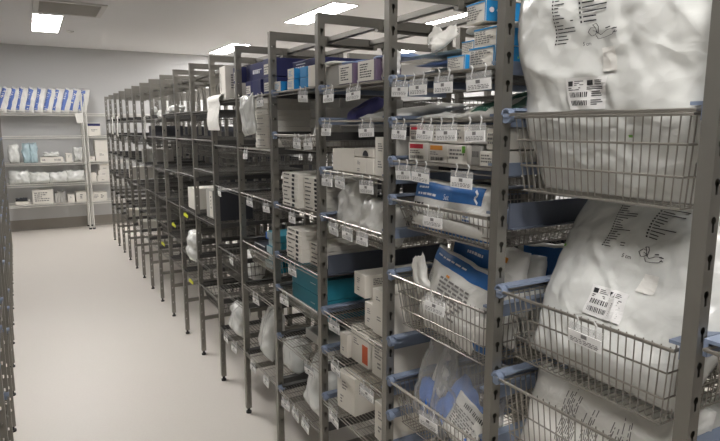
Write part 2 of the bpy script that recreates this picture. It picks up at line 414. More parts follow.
def rack(label, X, ns, mirror=False, tie=True, cat='storage rack', turn=0., group='bare steel racks'):
    o = empty('storage_rack', label, cat, group); o.location = (X, 0, 0)
    fx = -1 if mirror else 1
    for n in ns:
        for x in ((0, DEP - PD) if not mirror else (-PD, -DEP)):
            p = link('post', POST, o); p.location = (x, PY(n) if not mirror else n, 0)
            f = link('foot', FOOT, p)
        y = PY(n) if not mirror else n
        for me, z in ((BAR, TOP), (LOWBAR, .27)):
            b = link('crossbar', me, o); b.location = (0 if not mirror else -DEP, y, z)
        if tie: b = link('bracket', BRACKET, o); b.location = (0 if not mirror else -DEP, y, TOP)
    if tie:
        ys = [PY(n) if not mirror else n for n in ns]
        for x in (.285, .5):
            mb = MB(); x = x if not mirror else -x; mb.box(x - .011, x + .011, min(ys) - .02, max(ys), TOP - .026, TOP - .024); mb.box(x - .011, x - .009, min(ys) - .02, max(ys), TOP - .026, TOP - .004)
            mb.box(x + .009, x + .011, min(ys) - .02, max(ys), TOP - .026, TOP - .004); mb.build('tie_rail', M['steel'], o)
    return o
RACK = rack('long steel rack of keyhole uprights full of supplies beside the pale aisle', D, range(-6, 13))
BACK = rack('second steel rack standing back to back behind the stocked one', 1.552, range(-5, 13), tie=False)
LY = [1.88 + .47 * k for k in range(15)]
LEFT = rack('steel rack seen edge on along the other side of the aisle', 0, LY, mirror=True, tie=False)
LEFT.location = (-.1, 0, 0); LEFT.rotation_euler = (0, 0, math.radians(1.25))

def runners(L, levels, caps=True, both=True, far=False):
    for z in levels:
        for side in ((0, 1) if both else (0,)):
            p = link('runner', RUN if L < -1 else RUN2, RACK); y = PY(L) - PW - .009 if side == 0 else PY(L - 1) + .009
            p.location = (.006, y, z); p.scale = (1, 1 if side == 0 else -1, 1)
            if caps and side == 0 and L not in (-5, 0): link('end_cap', CAP, p)

# ------------------------------------------------------------------ shelves and baskets
W = S - PW - .012
def shelf_meshes(w, dep, pitch, wm, r=.0013):
    f = MB(); a = w / 2
    f.path([(-a, 0, 0), (a, 0, 0), (a, dep, 0), (-a, dep, 0)], .0032, 6, True)
    f.path([(-a, .001, -.014), (a, .001, -.014)], .0018, 5)
    k = MB(); y = pitch
    while y < dep: k.path([(-a, y, .002), (a, y, .002)], r, 4, caps=False); y += pitch
    for x in (-a * .66, -a * .22, a * .22, a * .66): k.path([(x, 0, -.001), (x, dep, -.001)], .002, 4, caps=False)
    return f.mesh('shelf_frame', M[wm]), k.mesh('wire_grid', M[wm])
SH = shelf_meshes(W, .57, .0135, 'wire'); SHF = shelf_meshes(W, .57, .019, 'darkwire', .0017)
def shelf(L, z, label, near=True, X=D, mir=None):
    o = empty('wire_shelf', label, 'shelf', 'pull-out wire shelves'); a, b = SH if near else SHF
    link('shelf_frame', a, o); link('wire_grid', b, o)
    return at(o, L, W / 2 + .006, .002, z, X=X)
def basket_meshes(h, near=True, rows=3):
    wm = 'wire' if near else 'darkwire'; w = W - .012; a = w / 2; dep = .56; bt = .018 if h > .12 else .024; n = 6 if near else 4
    f = MB(); f.path([(-a, 0, 0), (a, 0, 0), (a, dep, 0), (-a, dep, 0)], .0036, 6, True); f.path([(-a + .01, .012, -.006), (a - .01, .012, -.006), (a - .01, dep - .012, -.006), (-a + .01, dep - .012, -.006)], .0026, n, True)
    k = MB(); t0 = a - .014; b0 = t0 - bt; y0, y1 = .014, .014 + bt; q0, q1 = dep - .014, dep - .014 - bt
    pitch = .0165 if near else .022; r = .0014 if near else .0019
    nx = int(2 * t0 / pitch)
    for i in range(nx + 1):
        s_ = i / nx * 2 - 1; xt, xb = s_ * t0, s_ * b0
        k.path([(xt, y0, 0), (xb, y1, -h + .006), (xb, y1 + .006, -h), (xb, q1 - .006, -h), (xb, q1, -h + .006), (xt, q0, 0)], r, n if near else 4, caps=False)
    ny = int((q0 - y0) / pitch)
    for i in range(1, ny):
        u = i / ny; yt = y0 + (q0 - y0) * u; yb = y1 + (q1 - y1) * u
        for s_ in (-1, 1): k.path([(s_ * t0, yt, 0), (s_ * b0, yb, -h)], r, 4, caps=False)
    for j in range(1, rows + 1):
        u = j / rows; x = t0 + (b0 - t0) * u + .001; ya = y0 + (y1 - y0) * u - .001; yb = q0 + (q1 - q0) * u + .001
        k.path([(-x, ya, -h * u), (x, ya, -h * u), (x, yb, -h * u), (-x, yb, -h * u)], .0021, n if near else 4, True)
    for yy in (.12, .2, .28, .36, .44): k.path([(-b0, yy, -h - .002), (b0, yy, -h - .002)], .002, 4, caps=False)
    return f.mesh('rim', M[wm]), k.mesh('wire_mesh', M[wm])
_bk = {}
def basket(L, z, h, label, near=True, X=D, d=.002, rows=3, tilt=0.):
    key = (h, near, rows)
    if key not in _bk: _bk[key] = basket_meshes(*key)
    o = empty('wire_basket', label, 'basket', 'pull-out wire baskets'); link('rim', _bk[key][0], o); link('wire_mesh', _bk[key][1], o)
    return at(o, L, W / 2 + .006, d, z, 0, tilt, X=X)

BAY = {-5: 'part bay cut off beside the nearest upright', -4: 'nearest full bay', -3: 'second-nearest bay', -2: 'third-nearest bay', -1: 'fourth-nearest bay', 0: 'fifth-nearest bay'}
for n in range(1, 13): BAY[n] = ORD[n + 5] + '-nearest bay'
LV = {}
def levels(L, zs):
    """zs: list of (height, 's' or basket depth), top first"""
    for i, (z, k) in enumerate(zs):
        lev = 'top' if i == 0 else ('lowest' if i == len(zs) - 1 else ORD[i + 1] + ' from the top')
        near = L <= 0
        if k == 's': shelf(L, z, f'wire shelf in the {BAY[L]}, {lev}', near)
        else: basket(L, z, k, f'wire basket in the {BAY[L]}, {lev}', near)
levels(-4, [(1.565, .165), (1.165, .155), (.953, .2)])
levels(-3, [(1.672, 's'), (1.554, 's'), (1.441, 's'), (1.328, .085), (1.098, .15), (.757, .13)])
levels(-2, [(1.672, 's'), (1.558, 's'), (1.382, 's'), (1.213, .06), (.853, 's'), (.697, 's'), (.49, 's')])
levels(-1, [(1.681, 's'), (1.505, .06), (1.203, 's'), (.98, 's'), (.828, .07), (.60, 's'), (.345, 's')])
levels(0, [(1.679, 's'), (1.435, 's'), (1.208, 's'), (.96, .1), (.728, 's'), (.355, 's')])
levels(1, [(1.68, 's'), (1.435, .1), (1.205, 's'), (.848, .15), (.6, 's'), (.35, 's')])
levels(2, [(1.63, 's'), (1.46, .1), (1.275, 's'), (.962, 's'), (.665, 's'), (.504, .1)])
levels(3, [(1.635, 's'), (1.457, .1), (1.219, 's'), (.974, 's'), (.656, 's'), (.5, 's')])
levels(4, [(1.635, 's'), (1.456, 's'), (1.21, 's'), (.965, .1), (.7, 's'), (.505, 's')])
for n in range(5, 13):
    levels(n, [(1.6, 's'), (1.455, 's' if n % 2 else .09), (1.195, 's'), (.966, 's' if n % 3 else .09), (.74, .09 if n == 5 else 's'), (.482, 's')])
basket(-5, 1.185, .2, 'bare wire basket in the part bay at the right edge beside the nearest upright')
CAPZ = {-5: [1.185], -4: [1.565, 1.165, .953], -3: [1.672, 1.554, 1.441, 1.328, 1.098, .887, .757, .642], -2: [1.672, 1.558, 1.382, 1.213, .853, .697, .505], -1: [1.681, 1.505, 1.203, .98, .828, .6, .345], 0: [1.679, 1.435, 1.208, .96, .728, .355]}
for L, zs in CAPZ.items(): runners(L, zs)
mbr = MB()
for n in range(1, 13):
    for z in ([1.68, 1.435, 1.205, .848, .6, .35] if n == 1 else [1.632, 1.457, 1.21, .966, .7, .5]):
        for y in (PY(n) - PW - .008, PY(n - 1) + .008): mbr.box(.008, .56, y - .005, y + .005, z - .02, z + .005)
o = mbr.build('runners', M['darkrun'], RACK); o['kind'] = 'stuff'
# two tall slate side plates
for L, z0, z1, z2, z3 in ((-2, .985, 1.06, .995, 1.055), (-4, 1.305, 1.365, 1.30, 1.36)):
    mb = MB(); y = PY(L) - PW - .004; mb.box(.03, .57, y - .003, y + .003, z0, z1); mb.box(.03, .57, y - .014, y - .003, z0, z0 + .003); mb.build('side_plate', M['slate'], RACK)

# the rack behind: a few shelves, and the rack across the aisle
for n in range(-4, 13):
    for i, z in enumerate((1.655, 1.41, 1.17, .94, .69, .42)):
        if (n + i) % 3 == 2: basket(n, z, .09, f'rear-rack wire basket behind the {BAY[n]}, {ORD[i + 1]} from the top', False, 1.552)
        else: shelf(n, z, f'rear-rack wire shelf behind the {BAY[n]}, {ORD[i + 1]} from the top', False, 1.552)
def tray_mesh(w, dep, h, m):
    mb = MB(); a = w / 2; t = .003
    mb.box(-a, a, 0, dep, 0, t); mb.box(-a, a, 0, t, t, h); mb.box(-a, a, dep - t, dep, t, h); mb.box(-a, -a + t, t, dep - t, t, h); mb.box(a - t, a, t, dep - t, t, h)
    mb.box(-a - .006, a + .006, -.006, 0, h - .006, h); return mb.mesh('tray', M[m])
TR = [tray_mesh(.40, .5, .10, 'dark_box'), tray_mesh(.40, .5, .13, 'dark_box'), tray_mesh(.38, .5, .08, 'darkgrey')]
for n in range(-4, 13):  # invented dark trays, added to block light and darken the rack interior
    for i, z in enumerate((1.655, 1.41, 1.17, .94, .69, .42)):
        if i and (n + i) % 3 != 2 and (n * 5 + i * 3) % 4:
            o = link('storage_tray', TR[(n + 2 * i) % 3]); tag(o, f'added dark tray on the rear rack behind the {BAY[n]}, {ORD[i + 1]} from the top', 'tray', 'added dark trays on the rear rack'); at(o, n, .222, .03, z + .005, X=1.552)
R = LEFT.matrix_basis.copy()
R = Matrix.Translation(LEFT.location) @ Matrix.Rotation(math.radians(1.25), 4, 'Z')
for k in range(14):
    for i, z in enumerate((1.66, 1.4, 1.16, .93, .7, .4)):
        if (k + i) % 4 == 3: continue
        o = empty('wire_shelf', f'wire shelf in the opposite rack, {ORD[k + 1]} bay along, {ORD[i + 1]} from the top', 'shelf', 'shelves of the opposite rack')
        link('shelf_frame', SHF[0], o); link('wire_grid', SHF[1], o)
        o.matrix_basis = R @ Matrix.Translation((-.004, LY[k] + W / 2 + .006, z)) @ Matrix.Rotation(PI / 2, 4, 'Z')
        p = link('runner', RUN, LEFT); p.location = (-.006, LY[k + 1] - PW - .009, z); p.rotation_euler = (0, 0, PI); c = link('end_cap', CAP, p)
        p.scale = (1, 1, 1)

# ------------------------------------------------------------------ hanging label cards
def card_meshes():
    h = MB()
    for x in (0,):
        h.path([(x - .004, .002, .004), (x, -.004, .008), (x + .004, -.003, .002), (x + .001, -.004, -.01), (x - .003, -.003, -.017), (x, -.004, -.022)], .0016, 4)
    c = MB(); c.box(-.04, .04, -.006, -.0045, -.05, -.024)
    f = MB(); f.box(-.041, .041, -.0044, -.0036, -.05, -.008)
    p = MB()
    p.add([(-.008, -.0064, -.034), (.006, -.0064, -.034), (.006, -.0064, -.026), (-.008, -.0064, -.026)], [(0, 1, 2, 3)])
    t = MB(); g = random.Random(3)
    for y in (-.039, -.0425, -.046):
        x = -.034
        while x < .03:
            w = g.uniform(.004, .012); t.add([(x, -.0064, y), (x + w, -.0064, y), (x + w, -.0064, y + .0016), (x, -.0064, y + .0016)], [(0, 1, 2, 3)]); x += w + .003
    return h.mesh('hook', M['hookw']), c.mesh('card', M['card']), f.mesh('clear_holder', M['cardgrey']), p.mesh('code_square', M['grey_ink']), t.mesh('fine_print', M['grey_ink'])
CM = card_meshes()
cards = {-3: {1.672: [.072, .158, .267, .395], 1.554: [.072, .197, .283, .39], 1.441: [.089, .176, .348], 1.328: [.233], 1.098: [.254], .757: [.231]},
         -4: {1.165: [.26]},
         -2: {1.672: [.099, .273], 1.558: [.081, .352], 1.382: [.082, .177, .352], 1.213: [.122, .23, .331], .853: [.121], .697: [.134, .362], .49: [.119]},
         -1: {1.681: [.347], 1.505: [.284, .387], 1.203: [.225], .98: [.214], .828: [.12], .60: [.365], .345: [.112, .224, .33]},
         0: {1.679: [.35], 1.435: [.135], 1.208: [.166, .392], .728: [.211], .355: [.15, .338]},
         1: {1.205: [.12], .848: [.299], .35: [.134, .306]}}
for L, dd in cards.items():
    for z, rs in dd.items():
        zi = sorted(dd, reverse=True).index(z)
        for i, r in enumerate(rs):
            where = ['only'] if len(rs) == 1 else (['leftmost', 'rightmost'] if len(rs) == 2 else ['leftmost', 'second', 'third', 'rightmost'] if len(rs) == 4 else ['leftmost', 'middle', 'rightmost'])
            o = empty('shelf_label', f'{where[i]} label card on the {BAY[L]}, {ORD[zi + 1]} carded level down', 'shelf label', 'white label cards hooked on the wire fronts')
            hk = link('hook', CM[0], o); hk.location.x = -.022; hk = link('hook', CM[0], o); hk.location.x = .022; link('clear_holder', CM[2], o); c = link('card', CM[1], o); link('code_square', CM[3], c); link('fine_print', CM[4], c)
            at(o, L, r, -.004, z, rng.uniform(-5, 5), rng.uniform(-6, 4), rng.uniform(-3, 3))

# ================================================================== STOCK
# ---- nearest full bay: three deep baskets of big white packs
g1 = 'big white film packs in the nearest baskets'
LIST = lambda u0, u1, v0, v1, n: ('printed_list', 'ink', (u0, u1, v0, v1), 'list', n)
bag('plastic_pack', 'huge white film pack standing tall out of the top basket of the nearest bay', 'pack', -4, .232, .10, 1.402, .446, .47, .11, 'bag', -9, 0, 0, 3, .008, 84, 84, .84,
    decals=[LIST(.285, .40, .645, .985, 24), LIST(.435, .57, .715, .985, 15), ('line_drawing', 'ink', (.465, .62, .65, .715), 'curve', DRAW), ('size_mark', 'ink', (.43, .475, .635, .65), 'text', '5 cm'),
            ('blank_sticker', 'paper', (.53, .60, .53, .62)), ('barcode_sticker', 'card', (.37, .56, .385, .515)), ('barcode', 'ink', (.375, .555, .39, .51), 'sticker'),
            ('green_tab', 'green_ink', (.965, .985, .75, .765)), ('green_tab', 'green_ink', (.015, .035, .62, .63)), ('green_tab', 'green_ink', (.66, .69, .27, .28))])
bag('plastic_pack', 'huge white film pack leaning back in the middle basket of the nearest bay', 'pack', -4, .232, .075, 1.022, .41, .415, .13, 'bag', 27, -2, 0, 9, .0085, 84, 84, .9,
    decals=[LIST(.35, .47, .63, .965, 24), LIST(.57, .71, .715, .965, 15), ('line_drawing', 'ink', (.55, .70, .60, .68), 'curve', DRAW), ('size_mark', 'ink', (.48, .525, .595, .615), 'text', '5 cm'),
            ('blank_sticker', 'paper', (.62, .70, .455, .55)), ('barcode_sticker', 'card', (.40, .61, .275, .43)), ('barcode', 'ink', (.405, .605, .28, .425), 'sticker'), ('green_tab', 'green_ink', (.05, .08, .6, .615))])
bag('plastic_pack', 'crumpled white film pack folded along the front bottom of the nearest bay\'s middle basket', 'pack', -4, .25, .085, 1.016, .34, .075, .06, 'bag', 6, 0, 0, 12, .012, 44, 18)
bag('plastic_pack', 'white film pack tucked behind the leaning one in the nearest bay\'s middle basket', 'pack', -4, .30, .35, 1.03, .3, .34, .08, 'bag', 8, -6, -8, 14, .008, 24, 24)
bag('plastic_pack', 'white pack with columns of small print in the nearest bay\'s lowest basket', 'pack', -4, .215, .055, .76, .36, .235, .04, 'paper', 18, 0, 0, 21, .006, 36, 24, 1., decals=[
    ('fine_print', 'grey_ink', (.3, .42, .35, .9), 'lines', 10, 90), ('fine_print', 'grey_ink', (.46, .58, .3, .86), 'lines', 10, 90), ('fine_print', 'grey_ink', (.63, .76, .3, .84), 'lines', 10, 90)])
bag('plastic_pack', 'plain white pack behind the printed one in the lowest basket of the nearest bay', 'pack', -4, .24, .12, .76, .35, .25, .06, 'bag2', 16, -3, 0, 22, .008, 30, 24)
bag('plastic_pack', 'flat white pack lying against the back of the lowest basket of the nearest bay', 'pack', -4, .26, .22, .76, .34, .24, .07, 'bag2', 14, 2, 0, 23, .008, 24, 20)
# stock seen past the near upright, deep in the nearest bay
bag('plastic_pouch', 'white and deep blue pouch half hidden behind the near upright beside the leaning pack', 'pouch', -3, .36, .30, 1.0, .2, .22, .04, 'bag2', 10, 30, 0, 31, .006, 20, 20, decals=[('blue_band', 'blue_ink', (.1, .9, .55, .95))])

# ---- second-nearest bay
g = 'white and teal glove cartons'
TX = lambda face='f': [PR(6, 'grey_ink', (.08, .94, .12, .84))]
def glove(label, r0, r1, d, z0, z1, rot=0., extra=()):
    return carton('glove_carton', label, 'carton', -3, r0, r1, d, z0, z1, .24, 'white_box', rot,
                  [('teal_side', 'r', 'cyan_box', (0, 1, 0, 1)), ('teal_edge', 'f', 'cyan_box', (.95, 1, 0, 1)), ('teal_edge', 'f', 'cyan_box', (0, 1, .92, 1))] + TX() + list(extra), g)
glove('white carton with teal edges, bottom right of the top shelf stack', .318, .408, .03, 1.678, 1.724)
glove('white carton with teal edges, bottom left of the top shelf stack', .245, .314, .02, 1.678, 1.712)
glove('teal edged white carton second up on the right of the top shelf stack', .328, .41, .035, 1.726, 1.767)
glove('narrow white carton standing second up on the left of the top shelf stack', .276, .324, .04, 1.714, 1.746)
bag('plastic_pouch', 'white film pouch squashed between the upper cartons of the top shelf stack', 'pouch', -3, .34, .10, 1.768, .2, .012, .10, 'paper', 0, -3, 2, 41, .006, 18, 10)
o = glove('topmost carton of the stack, white front and teal side with a round white mark', .300, .376, .03, 1.782, 1.828, -4,
          [('round_mark', 'r', 'white_ink', (.03, .09, .42, .68), 'disc'), ('lettering', 'r', 'white_ink', (.115, .32, .42, .66), 'text', 'Cov')])
# loose pouches left on that shelf
for k in range(6):
    bag('plastic_pouch', f'pale film pouch, {ORD[k + 1]} up in the flat pile on the left of the second-nearest bay', 'pouch', -3, .115 + .012 * (k % 3), .05 + .02 * ((k * 2) % 5), 1.680 + .011 * k, .21, .34, .014, ('blue_film', 'bag2', 'aqua_film')[k % 3], 88, (-5, 3, 6, -2, 4, 0)[k], 0, 243 + k, .003, 16, 16, group='flat pile of pale pouches')
bag('plastic_pouch', 'crumpled white pouch propped against the stacked cartons on the top shelf', 'pouch', -3, .19, .05, 1.75, .085, .05, .02, 'paper', 25, 10, -28, 46, .008, 16, 16)
bag('plastic_pouch', 'small white pouch with a green corner propped up on the top shelf', 'pouch', -3, .12, .06, 1.75, .07, .055, .012, 'paper', 10, 0, 38, 47, .006, 16, 16, decals=[('green_patch', 'dgreen_ink', (.35, .8, .25, .6))])
# flat packs on the second shelf
bag('plastic_pouch', 'white pouch with green bands lying on the second shelf near the upright', 'pouch', -3, .335, .05, 1.562, .2, .3, .035, 'paper', 78, 8, 0, 48, .007, 24, 18, decals=[('green_band', 'dgreen_ink', (.3, .55, .05, .9)), ('green_band', 'dgreen_ink', (.72, .95, .1, .9))])
bag('plastic_pouch', 'thin white paper pouch lying at the middle of the second shelf', 'pouch', -3, .14, .05, 1.562, .18, .3, .02, 'paper', 84, -4, 0, 49, .005, 16, 16)
# cartons on the third shelf: two rows
def drug(label, r0, r1, z0, z1, band=None, d=.02, m='white_box', n=3):
    dc = []
    if band: dc += [('colour_band', 'f', band, (.08, .75, .68, .92)), ('barcode', 'f', 'ink', (.12, .8, .12, .3), 'bars'), PR(2, 'grey_ink', (.1, .7, .38, .6))]
    else: dc += [PR(n, 'grey_ink', (.1, .9, .2, .8))]
    return carton('small_carton', label, 'carton', -3, r0, r1, d, z0, z1, .16, m, rng.uniform(-3, 3), dc, 'small white cartons on the third shelf')
drug('white carton with a red band in the lower row on the third shelf', .08, .168, 1.446, 1.496, 'red_ink')
drug('white carton with an orange band on the third shelf', .176, .252, 1.446, 1.494, 'orange_ink')
drug('white carton with a red band stacked on the lower red one', .084, .165, 1.499, 1.546, 'red_ink')
drug('white carton stacked on the orange banded one', .176, .252, 1.498, 1.544, None, .03)
o = drug('white carton with a green square in the lower row on the third shelf', .256, .332, 1.446, 1.494); decal(o, 'green_square', M['green_ink'], lambda a, b, e: (-.038 + .076 * a, -e, .048 * b), (.78, .94, .6, .95), off=.003)
drug('white carton stacked on the one with a green square', .256, .332, 1.497, 1.544)
drug('greyish blank carton in the lower row beside the printed white one', .335, .375, 1.446, 1.494, None, .03, 'grey_box', 1)
drug('rightmost white carton in the lower row on the third shelf', .378, .432, 1.446, 1.482)
drug('greyish carton in the upper row on the third shelf near the upright', .335, .388, 1.497, 1.542, None, .03, 'grey_box')
drug('rightmost white carton in the upper row on the third shelf', .39, .434, 1.486, 1.535, None, .03)
# shallow basket: blue banded packs
bag('sterile_pack', 'long white pack with a blue top band resting out of the shallow basket', 'pack', -3, .24, .035, 1.262, .335, .135, .045, 'bag2', 12, 0, 0, 51, .004, 40, 20, decals=[
    ('blue_band', 'blue_ink', (.03, .90, .60, .92), 'rect', 24), ('white_line', 'white_ink', (.1, .36, .76, .84), 'lines', 1), ('white_line', 'white_ink', (.1, .46, .62, .71), 'lines', 1), ('lettering', 'white_ink', (.47, .54, .62, .74), 'text', 'Set'),
    ('swirl_mark', 'white_ink', (.81, .87, .6, .86), 'curve', [([(.1, 1), (.7, .7), (.2, .45), (.9, .1)], .1)]), ('fine_print', 'ink', (.08, .40, .40, .50), 'lines', 1), ('fine_print', 'grey_ink', (.08, .3, .22, .3), 'lines', 1),
    ('stamp', 'blue_ink', (.74, .84, .26, .46), 'lines', 3)])
bag('sterile_pack', 'white pack with a blue band lying low inside the shallow basket', 'pack', -3, .235, .055, 1.248, .32, .05, .02, 'bag2', 0, 0, 0, 52, .004, 30, 12, decals=[('blue_band', 'blue_ink', (.03, .98, .1, .75), 'rect', 20)])
# deep basket
bag('sterile_pack', 'white pack with a blue band along its sloping top edge in the deep basket', 'pack', -3, .20, .06, .962, .27, .225, .045, 'bag2', 14, -2, 8, 53, .004, 36, 30, decals=[
    ('blue_band', 'blue_ink', (.03, .97, .80, .965), 'rect', 24), ('white_line', 'white_ink', (.1, .7, .87, .91), 'lines', 1), ('orange_spot', 'orange_ink', (.38, .44, .69, .72)), ('fine_print', 'grey_ink', (.08, .13, .3, .75), 'lines', 8, 90), ('fine_print', 'grey_ink', (.3, .92, .22, .68), 'lines', 9)])
bag('sterile_pack', 'white pack with a blue upper corner behind the sloping one in the deep basket', 'pack', -3, .245, .14, .965, .3, .265, .05, 'bag2', 8, 2, 2, 54, .005, 30, 30, decals=[
    ('blue_band', 'blue_ink', (.08, .62, .72, .93), 'rect', 20), ('white_line', 'white_ink', (.3, .56, .8, .86), 'lines', 1), ('orange_spot', 'orange_ink', (.76, .82, .84, .89))])
bag('sterile_pack', 'plain white pack at the back right of the deep basket', 'pack', -3, .33, .2, .965, .18, .24, .05, 'bag2', 4, 0, 0, 55, .006, 20, 20)
bag('paper_wad', 'crumpled bright white paper at the left end of the deep basket', 'paper', -3, .105, .06, 1.06, .06, .11, .03, 'paper', 6, 0, -26, 56, .008, 16, 18)
bag('sterile_pack', 'beige white pack lying along the front bottom of the deep basket', 'pack', -3, .25, .065, .955, .3, .10, .03, 'paper', 2, 0, 0, 57, .005, 26, 14, decals=[('blue_tab', 'blue_ink', (.8, .95, .05, .3))])
# lowest basket: clear bags
bag('clear_bag', 'clear bag holding blue cloth and a white slip in the lowest basket', 'bag', -3, .265, .06, .64, .27, .285, .09, 'clear', 16, 0, 0, 61, .008, 26, 26)
bag('folded_cloth', 'bright blue folded cloth inside the larger clear bag', 'cloth', -3, .21, .075, .665, .17, .16, .05, 'blue_cloth', 14, 0, 34, 62, .016, 20, 20)
bag('folded_cloth', 'bright blue cloth end below the white slip in the larger clear bag', 'cloth', -3, .345, .055, .65, .13, .11, .05, 'blue_cloth', 14, 0, 10, 63, .014, 20, 20)
bag('instruction_slip', 'white printed slip with a barcode inside the larger clear bag', 'paper', -3, .30, .032, .685, .135, .125, .006, 'paper', 20, 0, 14, 64, .002, 16, 16, decals=[('barcode', 'ink', (.3, .92, .8, .9), 'bars'), ('fine_print', 'grey_ink', (.08, .9, .3, .72), 'lines', 7)])
bag('clear_bag', 'smaller clear bag at the left end of the lowest basket', 'bag', -3, .095, .08, .64, .12, .28, .08, 'clear', 10, 0, 8, 65, .01, 20, 24)
bag('folded_cloth', 'blue cloth inside the smaller clear bag', 'cloth', -3, .115, .08, .66, .07, .12, .04, 'blue_cloth', 8, 0, -12, 66, .008, 16, 16)
bag('paper_wad', 'white paper inside the smaller clear bag', 'paper', -3, .115, .10, .74, .06, .09, .03, 'paper', 8, 0, 14, 67, .008, 14, 14)

# ---- third-nearest bay
carton('plain_carton', 'plain grey carton at the left end of the third-nearest bay\'s top shelf', 'carton', -2, .0, .10, .03, 1.68, 1.75, .25, 'grey_box')
for r0, r1, lb in ((.12, .225, 'printed white carton with a mauve side, left of the pair under the blue pouch'), (.25, .366, 'printed white carton with a mauve side, right of the pair under the blue pouch')):
    carton('printed_carton', lb, 'carton', -2, r0, r1, .02, 1.68, 1.745, .09, 'purple_box', 0, [('white_front', 'f', 'white_box', (.04, .9, .03, .97)), PR(6, 'ink', (.15, .8, .15, .85))], 'mauve printed cartons')
bag('plastic_pouch', 'pale blue film pouch lying on the right mauve carton', 'pouch', -2, .33, .12, 1.748, .16, .014, .14, 'blue_film', 0, 0, 0, 71, .006, 18, 10)
bag('plastic_pouch', 'blue and white pouch lying over the left mauve carton', 'pouch', -2, .13, .10, 1.748, .13, .012, .12, 'blue_film', 0, 0, 0, 72, .006, 18, 10)
bag('plastic_pouch', 'white film pouch folded over the grey carton on the top shelf', 'pouch', -2, .05, .08, 1.752, .10, .014, .14, 'paper', 0, 0, 0, 73, .007, 16, 10)
bag('plastic_pouch', 'small crumpled white bag at the right end of the third-nearest bay\'s top shelf', 'pouch', -2, .40, .05, 1.68, .07, .085, .05, 'bag2', 8, 0, -14, 74, .008, 16, 16)
bag('plastic_pouch', 'long thin white pouch lying on the second shelf of the third-nearest bay', 'pouch', -2, .30, .06, 1.567, .24, .3, .03, 'bag2', 82, 0, 0, 75, .007, 20, 16)
bag('plastic_pouch', 'bluish violet pouch on the left of the third-nearest bay\'s second shelf', 'pouch', -2, .06, .10, 1.567, .07, .14, .05, 'purple_film', 60, 0, 0, 76, .01, 20, 16)
for i, (r0, r1, z1, lb, dc) in enumerate([(.072, .14, 1.464, 'leftmost plain cream carton on the third shelf of the third-nearest bay', []), (.144, .226, 1.466, 'second plain cream carton from the left on the third-nearest bay\'s third shelf', []),
        (.23, .30, 1.44, 'cream carton with two small dark marks under the torn opening', [('printed_mark', 'f', 'grey_ink', (.3, .6, .55, .8), 'lines', 3), ('printed_mark', 'f', 'grey_ink', (.3, .6, .12, .34), 'lines', 2)]),
        (.304, .352, 1.44, 'narrow cream carton left of the tall printed one', []), (.362, .424, 1.508, 'tall white carton with printed marks at the right end of the third shelf', [('printed_mark', 'f', 'grey_ink', (.3, .85, .62, .85), 'lines', 4), ('printed_mark', 'f', 'grey_ink', (.3, .85, .2, .4), 'lines', 3)])]):
    carton('cream_carton', lb, 'carton', -2, r0, r1, .02, 1.388, z1, .2, 'cream_box' if i < 4 else 'white_box', rng.uniform(-2, 2), dc, 'cream cartons')
carton('cream_carton', 'cream carton with a torn black half-round opening lying across two others', 'carton', -2, .23, .352, .02, 1.443, 1.47, .2, 'cream_box', 0, [('torn_opening', 'f', 'ink', (.45, .75, .12, .8), 'half')], 'cream cartons')
carton('storage_tray', 'dark charcoal tray standing behind the cream cartons', 'tray', -2, .08, .43, .26, 1.39, 1.53, .25, 'dark_box')
bag('plastic_bag', 'crumpled white bag with a pointed corner in the third-nearest bay\'s shallow basket', 'bag', -2, .10, .075, 1.165, .20, .18, .08, 'bag2', 12, -8, -14, 81, .011, 26, 26)
bag('plastic_bag', 'lower crumpled white bag on the right of the third-nearest bay\'s shallow basket', 'bag', -2, .30, .07, 1.165, .22, .135, .09, 'bag2', 14, 4, 2, 82, .012, 26, 26)
MK = ('printed_mark', 'f', 'grey_ink', (.3, .65, .55, .8), 'lines', 3); MK2 = ('printed_mark', 'f', 'grey_ink', (.3, .6, .2, .4), 'lines', 2)
MR = ('printed_mark', 'r', 'grey_ink', (.1, .32, .55, .85), 'lines', 4); MR2 = ('round_stamp', 'r', 'grey_ink', (.13, .24, .15, .42), 'disc')
carton('cream_carton', 'cream carton with printed marks set high on the small one under the slate plate', 'carton', -2, .15, .235, .06, .948, 1.03, .32, 'cream_box', -3, [MK, MK2, MR, MR2], 'cream cartons')
carton('cream_carton', 'cream carton underneath the high printed one in the third-nearest bay', 'carton', -2, .165, .235, .12, .859, .945, .25, 'cream_box', 0, [MK], 'cream cartons')
carton('cream_carton', 'short cream carton in front of the stacked pair in the third-nearest bay', 'carton', -2, .247, .312, .05, .859, .945, .2, 'cream_box', 0, [MK, MK2], 'cream cartons')
carton('cream_carton', 'tall cream carton at the right end under the slate plate', 'carton', -2, .318, .43, .04, .859, 1.012, .25, 'cream_box', 0, [('printed_mark', 'f', 'grey_ink', (.2, .45, .75, .85), 'lines', 2), ('printed_mark', 'f', 'grey_ink', (.25, .5, .3, .42), 'lines', 2)], 'cream cartons')
carton('cream_carton', 'narrow cream carton at the left of the sixth shelf in the third-nearest bay', 'carton', -2, .09, .145, .035, .703, .79, .2, 'cream_box', 0, [MK2, MR], 'cream cartons')
carton('cream_carton', 'cream carton with a burnt orange panel on its front', 'carton', -2, .15, .272, .05, .703, .832, .25, 'cream_box', 0, [('printed_mark', 'f', 'grey_ink', (.15, .5, .5, .7), 'lines', 3), ('orange_panel', 'f', 'rust_ink', (.66, .98, .1, .62))], 'cream cartons')
carton('cream_carton', 'cream carton at the right of the one with the orange panel', 'carton', -2, 0.298, .42, .05, .703, .835, .25, 'cream_box', 0, [('fine_print', 'f', 'grey_ink', (.15, .6, .45, .85), 'lines', 5), MK2], 'cream cartons')
